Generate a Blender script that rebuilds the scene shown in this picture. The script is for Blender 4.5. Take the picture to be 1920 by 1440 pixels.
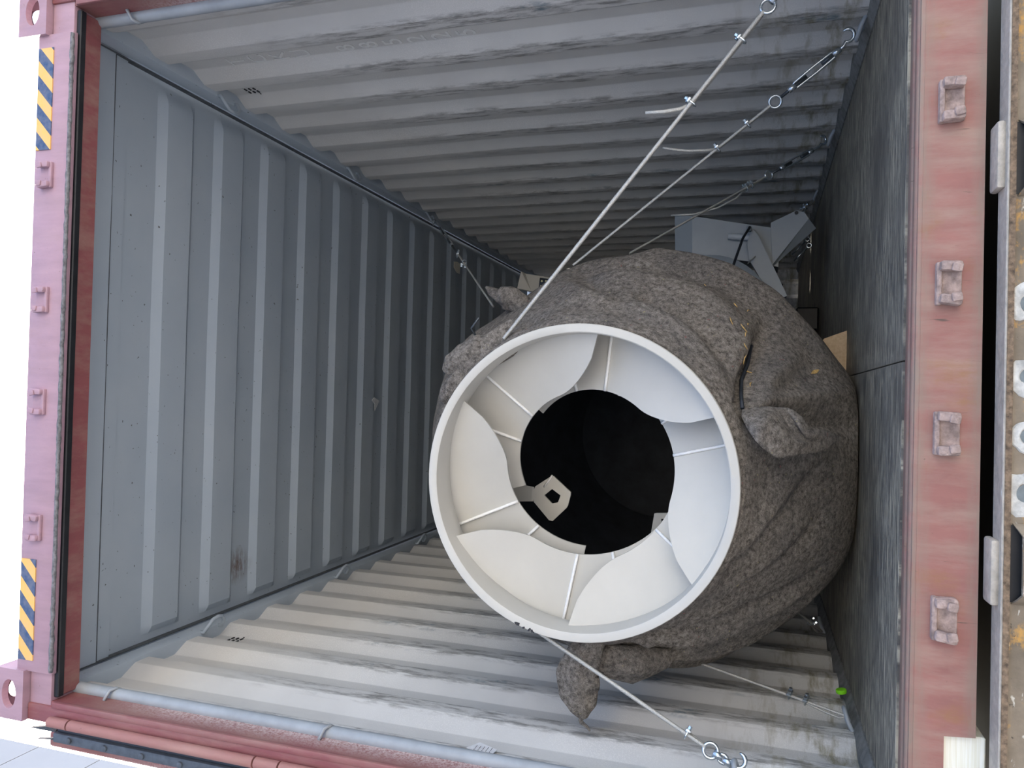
import bpy, bmesh, math, random
from mathutils import Vector, Matrix, noise as mnoise
random.seed(7)
sc = bpy.context.scene
for o in list(bpy.data.objects): bpy.data.objects.remove(o)
COL = sc.collection

# ------------------------------------------------------------------ camera, sky, sun, exposure
def cam_axes(yaw, pitch, roll):
    cy, sy, cp, sp = math.cos(yaw), math.sin(yaw), math.cos(pitch), math.sin(pitch)
    f = Vector((sy*cp, cy*cp, sp)); r = Vector((cy, -sy, 0)); u = r.cross(f)
    c, s = math.cos(roll), math.sin(roll)
    return c*r+s*u, -s*r+c*u, f
cd = bpy.data.cameras.new('camera'); cam = bpy.data.objects.new('camera', cd); COL.objects.link(cam)
cr, cu, cf = cam_axes(.0156, .3098, .0209)
X, Y, Z = -cu, cr, -cf                       # the phone was held sideways: image right is world down
cam.matrix_world = Matrix(((X.x, Y.x, Z.x, -.1085), (X.y, Y.y, Z.y, -1.965), (X.z, Y.z, Z.z, .3317), (0, 0, 0, 1)))
cd.sensor_width = 36; cd.lens = 1449.5/1920*36; cd.clip_start = .02; cd.clip_end = 300
sc.camera = cam

w = bpy.data.worlds.new('sky'); sc.world = w; w.use_nodes = True
nt = w.node_tree; bg = nt.nodes['Background']
sky = nt.nodes.new('ShaderNodeTexSky'); sky.sky_type = 'NISHITA'; sky.sun_disc = False
SUN_EL, SUN_AZ = math.radians(52), math.radians(-25)     # azimuth from +y towards +x
sky.sun_elevation = SUN_EL; sky.sun_rotation = SUN_AZ
sky.air_density = 1.0; sky.dust_density = 3.5; sky.ozone_density = .8
nt.links.new(sky.outputs[0], bg.inputs[0]); bg.inputs[1].default_value = .35
sd = bpy.data.lights.new('sun', 'SUN'); sd.energy = 7.0; sd.angle = math.radians(.6); sd.color = (1, .95, .87)
sun = bpy.data.objects.new('sun', sd); COL.objects.link(sun)
sdir = Vector((math.sin(SUN_AZ)*math.cos(SUN_EL), math.cos(SUN_AZ)*math.cos(SUN_EL), math.sin(SUN_EL)))
sun.rotation_euler = sdir.to_track_quat('Z', 'Y').to_euler(); sun.location = sdir*20
vs = sc.view_settings; vs.view_transform = 'Standard'; vs.look = 'None'; vs.gamma = 1; vs.use_curve_mapping = False
vs.exposure = 1.0

# ------------------------------------------------------------------ materials
def NT(name):
    m = bpy.data.materials.new(name); m.use_nodes = True
    t = m.node_tree; return m, t, t.nodes['Principled BSDF']
def nd(t, typ, **kw):
    n = t.nodes.new(typ)
    for k, v in kw.items():
        if k.startswith('i_'):
            key = k[2:]; n.inputs[int(key) if key.isdigit() else key].default_value = v
        else: setattr(n, k, v)
    return n
def coords(t, scale=(1, 1, 1)):
    c = nd(t, 'ShaderNodeNewGeometry'); mp = nd(t, 'ShaderNodeMapping'); mp.inputs['Scale'].default_value = scale
    t.links.new(c.outputs['Position'], mp.inputs['Vector']); return mp.outputs[0]
def ocoords(t, scale=(1, 1, 1)):
    c = nd(t, 'ShaderNodeTexCoord'); mp = nd(t, 'ShaderNodeMapping'); mp.inputs['Scale'].default_value = scale
    t.links.new(c.outputs['Object'], mp.inputs['Vector']); return mp.outputs[0]
def noise(t, vec, scale, detail=4, rough=.55, lo=.4, hi=.6):
    n = nd(t, 'ShaderNodeTexNoise'); n.inputs['Scale'].default_value = scale; n.inputs['Detail'].default_value = detail
    n.inputs['Roughness'].default_value = rough; t.links.new(vec, n.inputs['Vector'])
    r = nd(t, 'ShaderNodeMapRange'); r.inputs[1].default_value = lo; r.inputs[2].default_value = hi
    t.links.new(n.outputs[0], r.inputs[0]); return r.outputs[0]
def math_(t, op, a, b=None):
    n = nd(t, 'ShaderNodeMath', operation=op)
    for i, v in enumerate((a, b)):
        if v is None: continue
        if isinstance(v, (int, float)): n.inputs[i].default_value = v
        else: t.links.new(v, n.inputs[i])
    n.use_clamp = op in ('MULTIPLY',); return n.outputs[0]
def mix(t, fac, a, b):
    n = nd(t, 'ShaderNodeMix', data_type='RGBA')
    for s, v in ((n.inputs[0], fac), (n.inputs[6], a), (n.inputs[7], b)):
        if isinstance(v, (int, float)): s.default_value = v
        elif isinstance(v, tuple): s.default_value = (*v, 1) if len(v) == 3 else v
        else: t.links.new(v, s)
    return n.outputs[2]
def bump(t, b, h, strength=.2, dist=.01):
    n = nd(t, 'ShaderNodeBump'); n.inputs['Strength'].default_value = strength; n.inputs['Distance'].default_value = dist
    t.links.new(h, n.inputs['Height']); t.links.new(n.outputs[0], b.inputs['Normal'])
def simple(name, col, rough=.5, metal=0, var=.12, scale=30, bmp=.0):
    m, t, b = NT(name); v = coords(t); n = noise(t, v, scale, 5, .6, .3, .7)
    c2 = tuple(max(0, c*(1-var)) for c in col); c1 = tuple(min(1, c*(1+var)) for c in col)
    t.links.new(mix(t, n, c2, c1), b.inputs['Base Color'])
    b.inputs['Roughness'].default_value = rough; b.inputs['Metallic'].default_value = metal
    if bmp: bump(t, b, n, bmp, .004)
    return m

def wall_paint():
    m, t, b = NT('wall_grey_paint'); v = coords(t)
    base = mix(t, noise(t, v, 3, 5, .6, .3, .7), (.60, .595, .58), (.69, .685, .665))
    # pale overspray speckle
    sp = math_(t, 'MULTIPLY', noise(t, v, 260, 2, .7, .5, .62), noise(t, v, 1.6, 3, .5, .42, .6))
    base = mix(t, sp, base, (.74, .73, .71))
    # scuffs on the inner flats of the corrugation, where cargo rubs
    g = nd(t, 'ShaderNodeNewGeometry'); s = nd(t, 'ShaderNodeSeparateXYZ'); t.links.new(g.outputs['Position'], s.inputs[0])
    ax = math_(t, 'ABSOLUTE', s.outputs[0])
    inner = nd(t, 'ShaderNodeMapRange'); inner.inputs[1].default_value = 1.176; inner.inputs[2].default_value = 1.166
    t.links.new(ax, inner.inputs[0])
    low = nd(t, 'ShaderNodeMapRange'); low.inputs[1].default_value = 2.3; low.inputs[2].default_value = 1.7; t.links.new(s.outputs[2], low.inputs[0])
    vs_ = coords(t, (1, 8, 1.6))
    scf = math_(t, 'MULTIPLY', noise(t, vs_, 5, 7, .72, .46, .62), math_(t, 'MULTIPLY', inner.outputs[0], low.outputs[0]))
    base = mix(t, math_(t, 'MULTIPLY', scf, .8), base, (.17, .165, .155))
    vb = coords(t, (1, 2.2, 1.1))
    bl = math_(t, 'MULTIPLY', noise(t, vb, 4.5, 5, .7, .6, .7), math_(t, 'MULTIPLY', inner.outputs[0], low.outputs[0]))
    base = mix(t, math_(t, 'MULTIPLY', bl, .7), base, (.07, .15, .2))
    # brown grease close to the floor
    lo2 = nd(t, 'ShaderNodeMapRange'); lo2.inputs[1].default_value = .5; lo2.inputs[2].default_value = .1; t.links.new(s.outputs[2], lo2.inputs[0])
    gr = math_(t, 'MULTIPLY', noise(t, coords(t, (1, 1.4, 5)), 4, 5, .65, .5, .66), lo2.outputs[0])
    base = mix(t, math_(t, 'MULTIPLY', gr, .75), base, (.2, .17, .07))
    t.links.new(base, b.inputs['Base Color']); b.inputs['Roughness'].default_value = .58; b.inputs['Specular IOR Level'].default_value = .3
    bump(t, b, noise(t, v, 9, 4, .5, .2, .8), .12, .006)
    return m
def ceiling_paint():
    m, t, b = NT('ceiling_grey_paint'); v = coords(t)
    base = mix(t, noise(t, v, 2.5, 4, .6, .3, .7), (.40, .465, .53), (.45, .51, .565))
    g = nd(t, 'ShaderNodeNewGeometry')
    d = nd(t, 'ShaderNodeVectorMath', operation='DISTANCE'); d.inputs[1].default_value = (-.954, 1.178, 2.68)
    t.links.new(g.outputs['Position'], d.inputs[0])
    r = nd(t, 'ShaderNodeMapRange'); r.inputs[1].default_value = .1; r.inputs[2].default_value = .01; t.links.new(d.outputs['Value'], r.inputs[0])
    st = math_(t, 'MULTIPLY', r.outputs[0], noise(t, coords(t, (1, 3, 1)), 16, 6, .7, .38, .56))
    base = mix(t, st, base, (.16, .10, .075))
    fl = noise(t, v, 60, 2, .5, .72, .76)
    base = mix(t, fl, base, (.12, .12, .12))
    t.links.new(base, b.inputs['Base Color']); b.inputs['Roughness'].default_value = .6; b.inputs['Specular IOR Level'].default_value = .25
    bump(t, b, noise(t, v, 5, 3, .5, .2, .8), .1, .008)
    return m
def red_paint(name, col, dust=.5, rust=.35, spray=False):
    m, t, b = NT(name); v = coords(t)
    c2 = tuple(x*.8 for x in col)
    base = mix(t, noise(t, coords(t, (5, 1, 1)), 4, 6, .65, .3, .7), c2, col)
    du = noise(t, coords(t, (5, 2, 1)), 2.2, 6, .68, .45, .7)
    base = mix(t, math_(t, 'MULTIPLY', du, dust), base, (.42, .31, .24))
    ru = math_(t, 'MULTIPLY', noise(t, coords(t, (1.5, 2, 1)), 3.2, 5, .6, .56, .66), noise(t, coords(t, (9, 9, 3)), 6, 5, .7, .35, .6))
    base = mix(t, math_(t, 'MULTIPLY', ru, rust), base, (.3, .15, .05))
    sp = noise(t, v, 90, 3, .6, .7, .76)
    base = mix(t, sp, base, (.12, .07, .05))
    if not spray and rust > .3:          # muddy upper and lower edges of the sill
        gz = nd(t, 'ShaderNodeNewGeometry'); sz = nd(t, 'ShaderNodeSeparateXYZ'); t.links.new(gz.outputs['Position'], sz.inputs[0])
        for p0, p1 in ((-.05, -.012), (-.112, -.137)):
            e = nd(t, 'ShaderNodeMapRange'); e.inputs[1].default_value = p0; e.inputs[2].default_value = p1; t.links.new(sz.outputs[2], e.inputs[0])
            base = mix(t, math_(t, 'MULTIPLY', e.outputs[0], noise(t, coords(t, (1, 3, 8)), 9, 6, .7, .3, .62)), base, (.28, .2, .155))
        base = mix(t, noise(t, coords(t, (14, 2, 1.2)), 4.5, 5, .6, .66, .72), base, (.13, .085, .065))
    if spray:
        g = nd(t, 'ShaderNodeNewGeometry'); s = nd(t, 'ShaderNodeSeparateXYZ'); t.links.new(g.outputs['Position'], s.inputs[0])
        r = nd(t, 'ShaderNodeMapRange'); r.inputs[1].default_value = .02; r.inputs[2].default_value = .10; t.links.new(s.outputs[1], r.inputs[0])
        r2 = nd(t, 'ShaderNodeMapRange'); r2.inputs[1].default_value = 2.35; r2.inputs[2].default_value = 2.1; t.links.new(s.outputs[2], r2.inputs[0])
        base = mix(t, math_(t, 'MULTIPLY', math_(t, 'MULTIPLY', r.outputs[0], r2.outputs[0]), noise(t, v, 150, 3, .7, .36, .6)), base, (.62, .52, .5))
    t.links.new(base, b.inputs['Base Color']); b.inputs['Roughness'].default_value = .6
    bump(t, b, noise(t, v, 60, 4, .6, .2, .8), .12, .003)
    return m
def felt():
    m, t, b = NT('recycled_felt'); v = coords(t)
    fine = noise(t, v, 330, 3, .75, .3, .7); mid = noise(t, v, 62, 5, .78, .36, .64); big = noise(t, v, 5, 4, .6, .35, .65)
    base = mix(t, mid, (.13, .112, .094), (.56, .50, .43))
    base = mix(t, math_(t, 'MULTIPLY', big, .4), base, (.125, .125, .13))
    base = mix(t, math_(t, 'MULTIPLY', fine, .55), base, (.03, .027, .025))
    fib = noise(t, coords(t, (1, 3, 1.6)), 210, 3, .6, .63, .68)
    base = mix(t, fib, base, (.46, .42, .37))
    fib3 = noise(t, v, 70, 2, .6, .71, .74)
    base = mix(t, fib3, base, (.42, .37, .22))
    pk = noise(t, v, 55, 2, .5, .73, .76)
    base = mix(t, pk, base, (.3, .15, .14))
    t.links.new(base, b.inputs['Base Color']); b.inputs['Roughness'].default_value = 1
    b.inputs['Specular IOR Level'].default_value = .05
    bump(t, b, math_(t, 'ADD', mid, fine), .7, .006)
    return m
def plywood():
    m, t, b = NT('worn_plywood'); v = coords(t)
    base = mix(t, noise(t, coords(t, (1.2, 16, 1)), 5, 7, .65, .35, .66), (.05, .046, .041), (.2, .184, .158))
    patch = noise(t, coords(t, (.7, 1, 1)), 2.6, 4, .6, .34, .56)
    st = math_(t, 'MULTIPLY', noise(t, coords(t, (2.2, 38, 1)), 3, 6, .7, .48, .58), patch)
    base = mix(t, math_(t, 'MULTIPLY', st, .85), base, (.56, .5, .37))
    st2 = math_(t, 'MULTIPLY', noise(t, coords(t, (5, 80, 1)), 3, 4, .6, .57, .63), patch)
    base = mix(t, st2, base, (.55, .5, .38))
    t.links.new(base, b.inputs['Base Color']); b.inputs['Roughness'].default_value = .62
    bump(t, b, noise(t, coords(t, (4, 60, 1)), 4, 5, .6, .2, .8), .35, .003)
    return m
def trailer_paint():
    m, t, b = NT('worn_trailer_paint'); v = coords(t)
    base = mix(t, noise(t, v, 7, 5, .6, .35, .65), (.17, .135, .095), (.33, .265, .19))
    y_ = noise(t, coords(t, (1, 1, 1.4)), 9, 5, .7, .54, .62)
    base = mix(t, math_(t, 'MULTIPLY', y_, .8), base, (.62, .33, .07))
    w_ = noise(t, coords(t, (1, 1, 3)), 16, 4, .7, .62, .68)
    base = mix(t, w_, base, (.6, .56, .48))
    k_ = noise(t, v, 50, 4, .7, .66, .72)
    base = mix(t, k_, base, (.06, .045, .035))
    t.links.new(base, b.inputs['Base Color']); b.inputs['Roughness'].default_value = .65
    bump(t, b, noise(t, v, 40, 5, .7, .2, .8), .3, .004)
    return m
def tape_mat():
    m, t, b = NT('hazard_tape'); g = nd(t, 'ShaderNodeNewGeometry'); s = nd(t, 'ShaderNodeSeparateXYZ'); t.links.new(g.outputs['Position'], s.inputs[0])
    a = math_(t, 'ADD', s.outputs[0], math_(t, 'MULTIPLY_ADD', 0, 0) if False else s.outputs[2])
    n = nd(t, 'ShaderNodeMath', operation='MULTIPLY_ADD'); n.inputs[1].default_value = -1.05; t.links.new(s.outputs[2], n.inputs[0]); t.links.new(s.outputs[0], n.inputs[2])
    fr = math_(t, 'FRACT', math_(t, 'DIVIDE', n.outputs[0], .0955))
    gt = math_(t, 'GREATER_THAN', fr, .5)
    wn = noise(t, coords(t), 40, 4, .6, .35, .7)
    c = mix(t, gt, (.035, .075, .17), (.86, .5, .12))  # black stripes tinted navy, the blue of the lens haze in their colour
    c = mix(t, math_(t, 'MULTIPLY', wn, .25), c, (.5, .42, .36))
    t.links.new(c, b.inputs['Base Color']); b.inputs['Roughness'].default_value = .4
    return m
def timber(name, a, bcol, sc_=(30, 3, 30)):
    m, t, b = NT(name)
    t.links.new(mix(t, noise(t, coords(t, sc_), 3, 5, .6, .35, .65), a, bcol), b.inputs['Base Color']); b.inputs['Roughness'].default_value = .75
    return m
M = dict(
    wall=wall_paint(), ceil=ceiling_paint(), red=red_paint('red_oxide_paint', (.35, .15, .125), .65, .6),
    hinge=red_paint('hinge_red_paint', (.38, .175, .155), .35, .3), header=red_paint('haze_mauve_paint', (.45, .285, .34), .1, .12), post=red_paint('post_red_paint', (.27, .085, .09), .4, .15, True),  # header: mauve of the lens haze mixed into the red-oxide colour
    jgrey=simple('post_grey_paint', (.33, .36, .39), .42, 0, .12, 12), felt=felt(), ply=plywood(), trailer=trailer_paint(), tape=tape_mat(),
    cream=simple('drum_cream_paint', (.53, .515, .47), .42, 0, .03, 8, .05), weld=simple('weld_bead', (.86, .85, .82), .35, 0, .05, 120, .4),
    drumshade=simple('drum_interior_shade', (.035, .04, .05), .8, 0, .3, 12), rope=simple('wire_rope_steel', (.55, .54, .5), .42, .55, .3, 400, .4),  # drum interior: its deep shade painted as a near-black base colour
    zinc=simple('zinc_steel', (.62, .68, .72), .25, .9, .12, 80), darksteel=simple('dark_steel', (.07, .08, .09), .4, .6, .3, 60),
    black=simple('black_rubber', (.018, .022, .03), .55, 0, .3, 40), seal=simple('seal_rubber_sheen', (.07, .085, .105), .55, 0, .3, 40), blackpaint=simple('black_paint', (.012, .013, .016), .5, 0, .3, 20),  # seal: blue-grey reflection put into the colour of black rubber
    chute=simple('chute_grey_paint', (.3, .335, .36), .4, 0, .06, 6), paper=simple('paper', (.9, .86, .74), .9, 0, .1, 60),
    white=simple('white_plastic', (.75, .76, .78), .3), green=simple('green_plastic', (.25, .75, .02), .4), straw=simple('straw', (.55, .36, .13), .8, 0, .25, 90),
    chock=timber('pine_wood', (.5, .36, .22), (.6, .45, .29)), pale=timber('sunlit_white_timber', (.85, .82, .66), (.97, .96, .86), (2, 40, 90)),  # timber block: sunlight put into the colour as near-white
    deckgrey=simple('worn_grey_steel', (.48, .43, .36), .6, .1, .2, 45, .4), rust=simple('rusty_edge', (.2, .14, .09), .8, 0, .6, 90, .5),
    concrete=simple('yard_concrete', (.36, .35, .335), .9, 0, .1, 2), bouncewall=simple('bounce_wall_cream', (.74, .70, .62), .6, 0, .03, 1), panel=simple('pale_cladding', (.29, .292, .30), .5, 0, .03, 1),
    textpaint=simple('stencil_paint', (.8, .8, .78), .5, 0, .08, 60), dirt=simple('weld_grime', (.17, .17, .18), .8, 0, .5, 70, .6),
    led=simple('lamp_amber', (.8, .75, .45), .3), lampglass=simple('lamp_dark_glass', (.01, .012, .016), .1), keeper=simple('caked_red_paint', (.40, .30, .265), .85, 0, .4, 55, .6), pin=simple('pin_grey_paint', (.52, .55, .57), .35, 0, .05, 20), edge=simple('floor_edge_steel', (.2, .2, .19), .85, 0, .35, 25, .3), edge2=simple('seam_shadow_gap', (.09, .1, .11), .9, 0, .3, 40), ink=simple('ink', (.03, .03, .035), .8),
    dullwhite=simple('faded_white_paint', (.58, .57, .53), .75, 0, .35, 38, .5), blueglass=simple('dull_blue_recess', (.17, .2, .21), .4, 0, .2, 60))

# ------------------------------------------------------------------ geometry helpers
class G:
    def __init__(s): s.bm = bmesh.new()
    def box(s, c, d, rot=None, bev=0.0, seg=1):
        mt = Matrix.Translation(Vector(c)) @ (rot.to_4x4() if rot else Matrix.Identity(4)) @ Matrix.Diagonal((*d, 1))
        r = bmesh.ops.create_cube(s.bm, size=1, matrix=mt)
        if bev:
            es = list({e for v in r['verts'] for e in v.link_edges})
            bmesh.ops.bevel(s.bm, geom=es, offset=bev, segments=seg, affect='EDGES', profile=.5)
        return s
    def b2(s, lo, hi, bev=0.0, seg=1):
        return s.box([(a+b)/2 for a, b in zip(lo, hi)], [b-a for a, b in zip(lo, hi)], None, bev, seg)
    def tube(s, pts, r, n=8, closed=False, cap=True):
        pts = [Vector(p) for p in pts]; rings = []; N = len(pts); up = None
        rr = r if isinstance(r, (list, tuple)) else [r]*N
        for i, p in enumerate(pts):
            a = pts[(i-1) % N] if (i or closed) else p; b = pts[(i+1) % N] if (i < N-1 or closed) else p
            t = (b-a).normalized()
            if up is None: up = t.orthogonal().normalized()
            up = (up-t*up.dot(t)).normalized(); sd_ = t.cross(up)
            rings.append([s.bm.verts.new(p+rr[i]*(math.cos(k*2*math.pi/n)*up+math.sin(k*2*math.pi/n)*sd_)) for k in range(n)])
        for i in range(N if closed else N-1):
            A, B = rings[i], rings[(i+1) % N]
            off = 0
            if closed and i == N-1:
                off = min(range(n), key=lambda q: (A[0].co-B[q].co).length)
            for k in range(n): s.bm.faces.new((A[k], A[(k+1) % n], B[(k+1+off) % n], B[(k+off) % n]))
        if cap and not closed:
            s.bm.faces.new(rings[0][::-1]); s.bm.faces.new(rings[-1])
        return s
    def cyl(s, a, b, r, n=16): return s.tube([a, b], r, n)
    def poly(s, pts, ext):                     # polygon points extruded by a vector
        ext = Vector(ext); A = [s.bm.verts.new(p) for p in pts]; B = [s.bm.verts.new(Vector(p)+ext) for p in pts]; n = len(A)
        s.bm.faces.new(A); s.bm.faces.new(B[::-1])
        for i in range(n): s.bm.faces.new((A[i], B[i], B[(i+1) % n], A[(i+1) % n]))
        return s
    def grid(s, rows, closed_u=False):
        V = [[s.bm.verts.new(p) for p in r] for r in rows]
        for i in range(len(V)-1):
            n = len(V[i])
            for k in range(n if closed_u else n-1):
                s.bm.faces.new((V[i][k], V[i][(k+1) % n], V[i+1][(k+1) % n], V[i+1][k]))
        return s
    def lathe(s, prof, n=48, ax=Matrix.Identity(4), closed=False):      # prof (radius, height) about local z
        rows = [[ax @ Vector((r*math.cos(k*2*math.pi/n), r*math.sin(k*2*math.pi/n), h)) for k in range(n)] for r, h in prof]
        if closed: rows.append(rows[0])
        return s.grid(rows, True)
    def mesh(s, name, smooth=False, angle=None):
        bmesh.ops.remove_doubles(s.bm, verts=s.bm.verts, dist=1e-5)
        bmesh.ops.recalc_face_normals(s.bm, faces=s.bm.faces)
        me = bpy.data.meshes.new(name); s.bm.to_mesh(me); s.bm.free()
        if smooth:
            for p in me.polygons: p.use_smooth = True
            if angle: me.set_sharp_from_angle(angle=math.radians(angle))
        return me
def link(name, me, mat, parent=None, loc=None):
    o = bpy.data.objects.new(name, me); COL.objects.link(o)
    if me is not None and mat is not None and not me.materials: me.materials.append(mat)
    if parent is not None:
        o.parent = parent; o.matrix_parent_inverse = Matrix.Translation(-wloc(parent))
    if loc is not None: o.location = loc
    return o
WL = {}
def wloc(o): return WL.get(o.name, Vector((0, 0, 0)))
def ob(name, g, mat, parent=None, smooth=False, angle=None):
    return link(name, g.mesh(name, smooth, angle), mat, parent)
def tag(o, label=None, cat=None, group=None, kind=None):
    for k, v in (('label', label), ('category', cat), ('group', group), ('kind', kind)):
        if v: o[k] = v
    return o
def thing(name, loc, label, cat, group=None):
    o = bpy.data.objects.new(name, None); COL.objects.link(o); o.location = loc; o.empty_display_size = .1
    WL[o.name] = Vector(loc); return tag(o, label, cat, group)
def struct(name, g, mat, label=None, smooth=False, angle=None):
    return tag(ob(name, g, mat, None, smooth, angle), label, None, None, 'structure')
def rng(a, b, n): return [a+(b-a)*i/(n-1) for i in range(n)]
def interp(x, xs, ys):
    if x <= xs[0]: return ys[0]
    for i in range(len(xs)-1):
        if x <= xs[i+1]: return ys[i]+(ys[i+1]-ys[i])*(x-xs[i])/(xs[i+1]-xs[i])
    return ys[-1]

# ------------------------------------------------------------------ the container shell
LEN = 5.86
FL, SL = .070, .069
def wall_profile(sgn):
    xi, xo = 1.165, 1.201; P = [(xi, .135)]; y = .228
    while y < LEN-.3:
        P += [(xi, y), (xo, y+SL), (xo, y+SL+FL), (xi, y+2*SL+FL)]; y += 2*SL+2*FL
    P.append((xi, LEN)); return [(sgn*a, b) for a, b in P]
def round_profile(P, r=.008):
    out = [P[0]]
    for i in range(1, len(P)-1):
        p = Vector(P[i]); a = Vector(P[i-1]); b = Vector(P[i+1])
        u = (a-p).normalized(); v = (b-p).normalized()
        for k in (1, .4): out.append(tuple(p+u*r*k+v*r*.0 if k == 1 else p+u*r*.3+v*r*.12))
        out.append(tuple(p+v*r*.3+u*r*.12)); out.append(tuple(p+v*r))
    out.append(P[-1]); return out
for sgn, nm in ((1, 'wall_right'), (-1, 'wall_left')):
    P = round_profile(wall_profile(sgn))
    zs = [-.01, .3, .7, 1.1, 1.5, 1.9, 2.25, 2.6]
    g = G(); rows = []
    for z in zs:
        row = []
        for x, y in P:
            dent = max(0, min(1, (y-.75)/.5))*.012*mnoise.noise(Vector((y*1.3, z*1.6, 3+sgn*7)))*math.sin(math.pi*(z+.01)/2.61)
            row.append((x+sgn*dent, y+max(0, min(1, (y-.75)/.5))*.006*mnoise.noise(Vector((y*2, z*2.2, sgn*11)))*math.sin(math.pi*(z+.01)/2.61), z))
        rows.append(row)
    g.grid(rows)
    o = struct(nm, g, M['wall'], smooth=True, angle=9)
    if sgn > 0: wall_r = o
    else: wall_l = o
# rails along the top, and the flange along the floor
trim_no = [0]
def trim(g, mat, smooth=False, angle=None):
    trim_no[0] += 1; return struct('trim_%d' % trim_no[0], g, mat, None, smooth, angle)
rails = {}
for sgn in (1, -1):
    g = G(); g.b2((min(sgn*1.148, sgn*1.23), .166, 2.584), (max(sgn*1.148, sgn*1.23), LEN+.02, 2.66), .006, 2)
    rails[sgn] = trim(g, M['ceil'], True, 40)
for sgn in (1, -1):
    g = G(); x0, x1 = sorted((sgn*1.128, sgn*1.175))
    g.poly([(sgn*1.128, .135, .004), (sgn*1.166, .135, .022), (sgn*1.21, .135, .022), (sgn*1.21, .135, -.05), (sgn*1.128, .135, -.05)], (0, LEN-.15, 0))
    trim(g, M['edge'])
# ceiling
g = G(); prof = [(.166, 2.668), (.331, 2.668), (.334, 2.674), (.398, 2.676), (.410, 2.690)]
y = .575
while y < LEN-.25:
    prof += [(y, 2.694), (y+.034, 2.669), (y+.178, 2.669), (y+.215, 2.694)]; y += .341
prof.append((LEN, 2.692))
xs = [-1.23, -1.13, -1.115, -1.10, -1.085, -1.07] + rng(-.95, .85, 9) + [.97, 1.03, 1.05, 1.07, 1.09, 1.11, 1.13, 1.23]
rows = []
for yy, zz in prof:
    row = []
    for x in xs:
        k = 1 if yy < .405 else max(0, min(1, (1.13-abs(x))/(.08 if x > 0 else .05)))
        k = k*k*(3-2*k)
        row.append((x, yy, 2.692-(2.692-zz)*k+.003*mnoise.noise(Vector((x*2, yy*1.5, 0)))))
    rows.append(row)
g.grid(rows); g.grid([[(x, .08, 2.668), (x, .166, 2.668)] for x in (-1.054, 1.054)]); ceiling = struct('ceiling', g, M['ceil'], None, True, 14)
for a, b in (((-1.147, .166, 2.6635), (-1.143, LEN, 2.688)), ((1.143, .166, 2.6635), (1.147, LEN, 2.688)), ((-1.14, .3305, 2.6665), (1.14, .3335, 2.676))):
    g = G(); g.b2(a, b); ob('seam_shadow_strip', g, M['edge2'], ceiling)  # dark strips paint the shadow gaps along the panel joints
# end wall, corrugated upright
g = G(); P = []; x = -1.17; k = 0
while x < 1.15:
    P += [(x, LEN), (x+.1, LEN), (x+.14, LEN+.04), (x+.24, LEN+.04)]; x += .28
P.append((1.2, LEN)); g.grid([[(a, b, -.02) for a, b in P], [(a, b, 2.72) for a, b in P]])
struct('wall_back', g, M['wall'])
# floor: bearers under plywood boards
g = G(); g.b2((-1.2, .13, -.10), (1.2, LEN, -.03)); floor = struct('floor', g, M['blackpaint'])
for col, (xa, xb) in enumerate(((-1.128, -.0015), (.0015, 1.128))):
    ys = [.128, 2.55, LEN] if col else [.128, 1.36, 3.8, LEN]
    for a, b in zip(ys[:-1], ys[1:]):
        g = G(); g.b2((xa, a, -.03), (xb, b-.003, 0), .0015); ob('plywood_board', g, M['ply'], floor)

# ------------------------------------------------------------------ door frame
# sill
g = G(); g.poly([(-1.08, 0, -.016), (1.08, 0, -.016), (1.08, 0, -.078), (.848, 0, -.078), (.843, 0, -.141), (-.843, 0, -.141), (-.848, 0, -.078), (-1.08, 0, -.078)], (0, .012, 0))
g.b2((-1.12, .001, -.03), (1.12, .128, -.006), .004, 2); g.tube([(-1.12, .016, -.010), (1.12, .016, -.010)], .010, 10)
g.tube([(-1.12, .068, -.006), (1.12, .068, -.006)], .0045, 8)
sill = trim(g, M['red'], True, 40)
for i in range(26):
    pass
# header
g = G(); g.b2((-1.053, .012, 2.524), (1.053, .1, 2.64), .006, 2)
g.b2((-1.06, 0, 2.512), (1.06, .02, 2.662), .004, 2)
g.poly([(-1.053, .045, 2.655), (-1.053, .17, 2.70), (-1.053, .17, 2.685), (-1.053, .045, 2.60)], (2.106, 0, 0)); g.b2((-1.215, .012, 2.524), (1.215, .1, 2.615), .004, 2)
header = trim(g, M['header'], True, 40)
g = G(); pts = [(x, -.003+.003*mnoise.noise(Vector((x*60, 1, 0))), 2.512+.003*mnoise.noise(Vector((x*40, 5, 0)))) for x in rng(-1.05, 1.05, 160)]
g.tube(pts, [.006+.004*abs(mnoise.noise(Vector((x*23, 0, 9)))) for x in rng(0, 2.1, 160)], 7)
ob('weld_seam', g, M['dirt'], header, True)
g = G(); g.b2((-1.14, .022, 2.506), (1.14, .046, 2.526), .003); ob('door_seal_seat', g, M['blackpaint'], header)
g = G(); g.b2((-1.14, .05, 2.514), (1.14, .115, 2.527), .003); ob('header_soffit', g, M['post'], header)
for a, b, in ((-1.022, -.690), (.670, 1.012)):
    g = G(); g.b2((a, -.0035, 2.592), (b, .0, 2.655)); ob('hazard_tape', g, M['tape'], header)
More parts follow.
